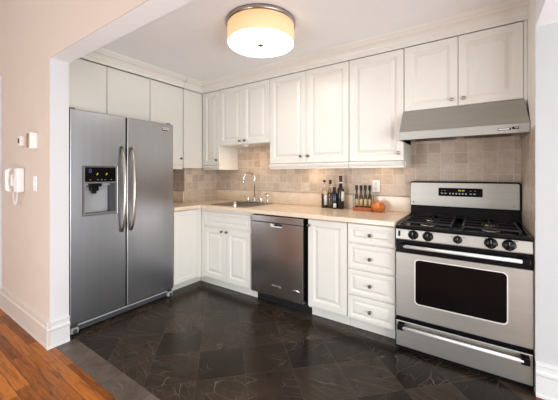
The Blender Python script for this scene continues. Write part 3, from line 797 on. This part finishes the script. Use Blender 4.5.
def bar_handle(x0, x1, z, parent, r=.0125):
    b = MB(); b.tube([(x0 + .018, RF - .046, z), (x1 - .018, RF - .046, z)], r, 'steel_bright', 16)
    h = b.build('handle', 'steel_bright', parent); 
    return h
h1 = bar_handle(.045, .722, .756, od, .0115)
for x_ in (.035, .702): MB().box(x_, x_ + .040, RF - .055, RF + .004, .742, .772, 'black', .005).build('handle_bracket', 'black', od)
MB().box(RX0, RX1, -.625, -.602, .214, .242).build('vent_gap', 'black', t)
sd = MB(); sd.box(RX0, RX1, RF, -.602, .030, .213, 'steel_range', .005)
sd = sd.build('storage_drawer', 'steel_range', t)
MB().box(RX0 - .004, RX1 + .003, RF + .002, -.601, .018, .219).build('drawer_edge', 'black', sd)
bar_handle(.04, .728, .186, sd, .0105)
for x_ in (.022, .698): MB().box(x_, x_ + .042, RF - .054, RF - .0005, .166, .206, 'black', .004).build('handle_bracket', 'black', sd)

# ------------------------------------------------------------------ range hood
t = thing('range_hood', 'stainless steel range hood under the short cabinet above the range', 'hood', (0.377, 0, 1.52))
HX0, HX1 = -0.010, 0.7625
b = MB(); b.prism([(-.013, 1.760), (-.345, 1.760), (-.472, 1.590), (-.484, 1.582), (-.484, 1.522), (-.478, 1.519), (-.470, 1.522), (-.470, 1.552), (-.013, 1.552)], HX0, HX1, 'yz')
for v in b.bm.verts:
    if v.co.z > 1.7 and v.co.x > .5: v.co.x = .747
hd = b.build('canopy', 'steel_range', t, bev=.003)
for x_ in (HX0, HX1 - .006): MB().box(x_, x_ + .006, -.470, -.03, 1.519, 1.552).build('side_lip', 'steel_range', t)
b = MB(); b.prism([(-.013, 1.758), (-.335, 1.758), (-.47, 1.585), (-.47, 1.525), (-.013, 1.525)], HX1 + .0004, HX1 + .0016, 'yz'); b.build('gap_shadow', 'black', t)  # black sheet painting in the shadow gap between hood and wall
b = MB()
for x0_ in (.05, .40): b.box(x0_, x0_ + .30, -.40, -.08, 1.544, 1.5515, 'dark_plastic', .002)
for x0_ in (.05, .40):
    for k in range(14): b.box(x0_ + .012 + k * .02, x0_ + .020 + k * .02, -.39, -.09, 1.541, 1.5445, 'black_matte')
b.build('grease_filter', 'dark_plastic', t)
MB().box(.10, .66, -.462, -.41, 1.534, 1.5515, 'black', .003).build('lamp_cover', 'black', t)
b = MB(); b.box(.600, .668, -.4865, -.4842, 1.543, 1.557, 'black', .0008).box(.604, .660, -.4875, -.4865, 1.546, 1.554, 'steel_bright').box(.674, .708, -.4865, -.4842, 1.546, 1.562, 'black', .0008).box(.686, .705, -.4875, -.4865, 1.550, 1.559, 'print_grey')
b.build('switch_strip', 'black', t)

# ------------------------------------------------------------------ ceiling lamp
LX, LY, LR, LZ = -.862, -1.117, .249, 2.238
t = thing('ceiling_lamp', 'round drum ceiling lamp glowing in the middle of the ceiling', 'ceiling lamp', (LX, LY, 2.40))
MB().lathe([(LR + .012, 0), (LR + .012, -.022), (LR + .004, -.030), (.05, -.030)], (LX, LY, 2.3995), m='nickel', seg=64).build('ceiling_pan', 'nickel', t)
b = MB(); b.lathe([(LR, .004), (LR, .131), (LR - .003, .131), (LR - .003, .004)], (LX, LY, LZ), m='shade_glow', seg=64, cap0=False, cap1=False); b.build('shade', 'shade_glow', t)
b = MB(); b.lathe([(LR - .0035, .006), (LR - .0035, .001), (LR - .02, 0), (.002, 0)], (LX, LY, LZ), m='lamp_glow', seg=64); b.build('diffuser', 'lamp_glow', t)
MB().lathe([(.003, 0), (.026, -.001), (.028, -.006), (.020, -.012), (.006, -.016), (.002, -.018)], (LX, LY, LZ - .0005), m='nickel').build('finial', 'nickel', t)

# ------------------------------------------------------------------ under-cabinet lights
def puck(x, y, z, p, label):
    t = thing('puck_light', label, 'light', (x, y, z), 'puck lights under the wall cabinets')
    MB().lathe([(.035, 0), (.035, -.008), (.030, -.012), (.028, -.012), (.002, -.012)], (x, y, z), m='white_plastic').build('housing', 'white_plastic', t)
    MB().lathe([(.026, -.0122), (.002, -.0135)], (x, y, z), m='puck_glow', cap0=True).build('lens', 'puck_glow', t)
    d = bpy.data.lights.new('puck_beam', 'AREA'); d.shape = 'DISK'; d.size = .05; d.energy = p; d.color = (1.0, .72, .45)
    o = bpy.data.objects.new('puck_beam', d); C.objects.link(o); o.location = (0, 0, -.016); o.parent = t
puck(-1.74, -.27, 1.5995, 1.3, 'small warm puck light under the cabinet above the sink')
puck(-.95, -.16, 1.3675, .7, 'small warm puck light hidden under the tall two-door cabinet')
puck(-.25, -.16, 1.3675, .5, 'small warm puck light hidden under the cabinet beside the hood')

# ------------------------------------------------------------------ things on the worktop
ZT = .9145
def wrap(b, c, r, z0, z1, a0, a1, m, n=14):
    V = []
    for rr_ in (r, r + .0006):
        V.append([[b.bm.verts.new((c[0] + rr_ * math.cos(a0 + (a1 - a0) * k / n), c[1] + rr_ * math.sin(a0 + (a1 - a0) * k / n), z)) for z in (z0, z1)] for k in range(n + 1)])
    for k in range(n):
        b.face([V[1][k][0], V[1][k + 1][0], V[1][k + 1][1], V[1][k][1]], m, True); b.face([V[0][k][1], V[0][k + 1][1], V[0][k + 1][0], V[0][k][0]], m, True)
        b.face([V[0][k][0], V[0][k + 1][0], V[1][k + 1][0], V[1][k][0]], m); b.face([V[1][k][1], V[1][k + 1][1], V[0][k + 1][1], V[0][k][1]], m)
    for k in (0, n): b.face([V[0][k][0], V[1][k][0], V[1][k][1], V[0][k][1]], m)
FA = math.radians(-60)   # the direction from which the bottles are seen
def bottle(x, y, h, r, body_h, neck_r, gm, cap_m, cap_h, label, lab=None, group=None, ring=False):
    c = (x, y, ZT)
    t = thing('bottle', label, 'bottle', c, group)
    nh = h - cap_h
    b = MB(); b.lathe([(r * .9, 0), (r, .006), (r, body_h), (r * .92, body_h + .012), (r * .6, body_h + .032), (neck_r * 1.15, body_h + .05), (neck_r, body_h + .065), (neck_r, nh - .012), (neck_r * 1.2, nh - .010), (neck_r * 1.2, nh - .002), (neck_r * .9, nh)], c, m=gm, seg=24)
    b.build('glass_body', gm, t)
    b = MB(); b.lathe([(neck_r * 1.25, nh - .004 if not ring else nh), (neck_r * 1.28, h - .003), (neck_r * 1.1, h)], c, m=cap_m, seg=18)
    b.build('cap', cap_m, t)
    if lab:
        b = MB()
        for (z0, z1, a0, a1, m) in lab: wrap(b, c, r + .0003, ZT + z0, ZT + z1, FA + math.radians(a0), FA + math.radians(a1), m)
        b.build('paper_label', lab[0][4], t)
    return t
GB = 'bottles below the wall cabinet'
t = bottle(-.818, -.105, .288, .031, .150, .010, 'glass', 'foil_red', .022, 'clear slim-necked bottle of dark liquor, leftmost of the four bottles', [(.03, .140, -5, 80, 'label_white')], GB)
MB().lathe([(.027, .004), (.0288, .008), (.0288, .140), (.026, .142)], (-.818, -.105, ZT), m='liquor').build('liquor', 'liquor', t)
t = bottle(-.757, -.095, .288, .028, .155, .010, 'glass', 'foil_red', .040, 'clear bottle of tan liquor with dark cap, second from left', [(.04, .135, 10, 70, 'label_white')], GB)
MB().lathe([(.024, .004), (.0258, .008), (.0258, .150), (.022, .155)], (-.757, -.095, ZT), m='tan_liquor').build('liquor', 'tan_liquor', t)
bottle(-.702, -.120, .216, .031, .135, .012, 'bottle_blue', 'foil_red', .03, 'short dark bottle with a small white label near its base', [(.012, .055, -25, 30, 'label_white')], GB)
t = bottle(-.640, -.105, .330, .033, .185, .0135, 'bottle_dark', 'foil_red', .10, 'tall dark wine bottle, the tallest and rightmost of the four bottles', [(.08, .175, 5, 85, 'label_white')], GB)
b = MB(); b.lathe([(.0178, .255), (.0178, .268)], (-.640, -.105, ZT), m='label_white', cap0=True); b.build('neck_band', 'label_white', t)
# rack with four small bottles
t = thing('bottle_rack', 'orange wooden rack holding four small oil bottles by the outlet', 'rack', (-.402, -.125, ZT))
b = MB(); rx0, rx1, ry0, ry1 = -.490, -.322, -.155, -.100
b.box(rx0, rx1, ry0, ry1, ZT, ZT + .010, 'orange_wood', .002).box(rx0, rx1, ry0 - .006, ry0, ZT, ZT + .034, 'orange_wood', .002).box(rx0, rx1, ry1, ry1 + .006, ZT, ZT + .034, 'orange_wood', .002)
b.box(rx0 - .006, rx0, ry0 - .006, ry1 + .006, ZT, ZT + .034, 'orange_wood', .002).box(rx1, rx1 + .006, ry0 - .006, ry1 + .006, ZT, ZT + .034, 'orange_wood', .002)
b.build('tray', 'orange_wood', t)
for xx in (rx0 - .003, rx1 + .003):
    b = MB(); b.tube([(xx, ry0, ZT + .034), (xx, ry0, ZT + .15), (xx, ry1, ZT + .15), (xx, ry1, ZT + .034)], .0025, 'black_matte', 8); b.build('end_wire', 'black_matte', t)
SN = ['first from the left', 'second from the left', 'third from the left', 'rightmost, next to the orange pot']
proto = None
for k in range(4):
    xx = rx0 + .021 + k * .042; c = (xx, -.1275, ZT + .0105)
    if proto is None:
        s_ = thing('oil_bottle', 'x', 'bottle', c, 'small oil bottles in the rack')
        b = MB(); b.lathe([(.016, 0), (.0175, .004), (.0175, .115), (.015, .128), (.009, .145), (.008, .178), (.0095, .180), (.0095, .186)], c, m='olive', seg=20); b.build('glass_body', 'olive', s_)
        b = MB(); b.lathe([(.0125, .184), (.0135, .187), (.0135, .226), (.011, .230)], c, m='black_matte', seg=18); b.build('cap', 'black_matte', s_)
        b = MB(); wrap(b, c, .0178, c[2] + .035, c[2] + .100, FA - .9, FA + 1.1, 'label_tan'); b.build('paper_label', 'label_tan', s_)
        proto = s_
    else:
        s_ = copy_tree(proto); s_.location = c
    s_['label'] = 'small oil bottle with black cap in the orange rack, ' + SN[k]
# orange pot
t = thing('orange_pumpkin', 'small orange ceramic pumpkin on the worktop below the outlet', 'ornament', (-.262, -.14, ZT))
c = (-.262, -.14, ZT)
b = MB(); b.lathe([(.030, 0), (.044, .004), (.055, .018), (.064, .040), (.064, .058), (.050, .078), (.030, .090), (.012, .094), (.004, .092)], c, m='orange', seg=64, ribs=8, ribd=.10); b.build('body', 'orange', t)
b = MB(); b.tube([(c[0], c[1], ZT + .088), (c[0] + .001, c[1], ZT + .098), (c[0] + .003, c[1], ZT + .106)], [.014, .010, .007], 'orange'); b.build('stem', 'orange', t)
# outlet
t = thing('wall_outlet', 'white electrical outlet on the tiled backsplash', 'outlet', (-.3155, -.0125, 1.146))
MB().box(-.352, -.282, -.0185, -.0125, 1.088, 1.204, 'white_plastic', .002).build('cover_plate', 'white_plastic', t)
for zc in (1.122, 1.170):
    b = MB(); b.lathe([(.017, 0), (.017, .002), (.015, .003), (.002, .003)], (-.317, -.0186, zc), (0, -1, 0), 'white_plastic', 20)
    for xx in (-.324, -.312): b.box(xx, xx + .003, -.0222, -.0216, zc - .004, zc + .007, 'print_dark')
    b.build('socket', 'white_plastic', t)

# ------------------------------------------------------------------ things on the hall wall
YH = -2.0505
t = thing('thermostat', 'small white thermostat box on the hall wall, left of the larger one', 'thermostat', (-2.68, YH, 1.53))
MB().box(-2.665, -2.595, YH - .030, YH, 1.492, 1.572, 'white_plastic', .006, 3).build('case', 'white_plastic', t)
MB().box(-2.655, -2.625, YH - .033, YH - .0302, 1.515, 1.555, 'print_dark').build('screen', 'print_dark', t)
t = thing('door_chime', 'boxy white chime with brass front on the hall wall by the jamb', 'chime', (-2.42, YH, 1.515))
MB().box(-2.375, -2.305, YH - .048, YH, 1.455, 1.578, 'white_plastic', .004).build('case', 'white_plastic', t)
MB().box(-2.372, -2.325, YH - .054, YH - .0485, 1.462, 1.571, 'brass', .002).build('brass_front', 'brass', t)
t = thing('wall_phone', 'white corded wall phone on the hall wall', 'telephone', (-2.72, YH, 1.21))
MB().box(-2.70, -2.60, YH - .050, YH, 1.110, 1.310, 'white_plastic', .012, 3).build('base', 'white_plastic', t)
b = MB(); hxp = -2.735
b.tube([(hxp, YH - .052, 1.305), (hxp, YH - .078, 1.285), (hxp, YH - .082, 1.21), (hxp, YH - .078, 1.135), (hxp, YH - .052, 1.115)], [.015, .017, .012, .017, .015], 'white_plastic', 12)
b.box(hxp - .014, hxp + .018, YH - .06, YH - .002, 1.16, 1.26, 'white_plastic', .006)
b.build('handset', 'white_plastic', t)
MB().box(-2.695, -2.665, YH - .0535, YH - .0505, 1.225, 1.290, 'tan_plastic').build('keypad', 'tan_plastic', t)
b = MB(); pts = []
for k in range(61):
    a = k / 60; zz = 1.11 - .105 * math.sin(PI * a); pts.append((-2.76 + .11 * a + .004 * math.cos(k * 2.1), YH - .035 + .004 * math.sin(k * 2.1), zz))
b.tube(pts, .004, 'white_plastic', 6); b.build('cord', 'white_plastic', t)
t = thing('light_switch', 'white light switch plate low on the hall wall by the jamb', 'switch', (-2.365, YH, 1.185))
MB().box(-2.385, -2.315, YH - .007, YH, 1.128, 1.244, 'white_plastic', .003).build('cover_plate', 'white_plastic', t)
MB().box(-2.360, -2.340, YH - .016, YH - .0072, 1.165, 1.208, 'white_plastic', .003).build('toggle', 'white_plastic', t)
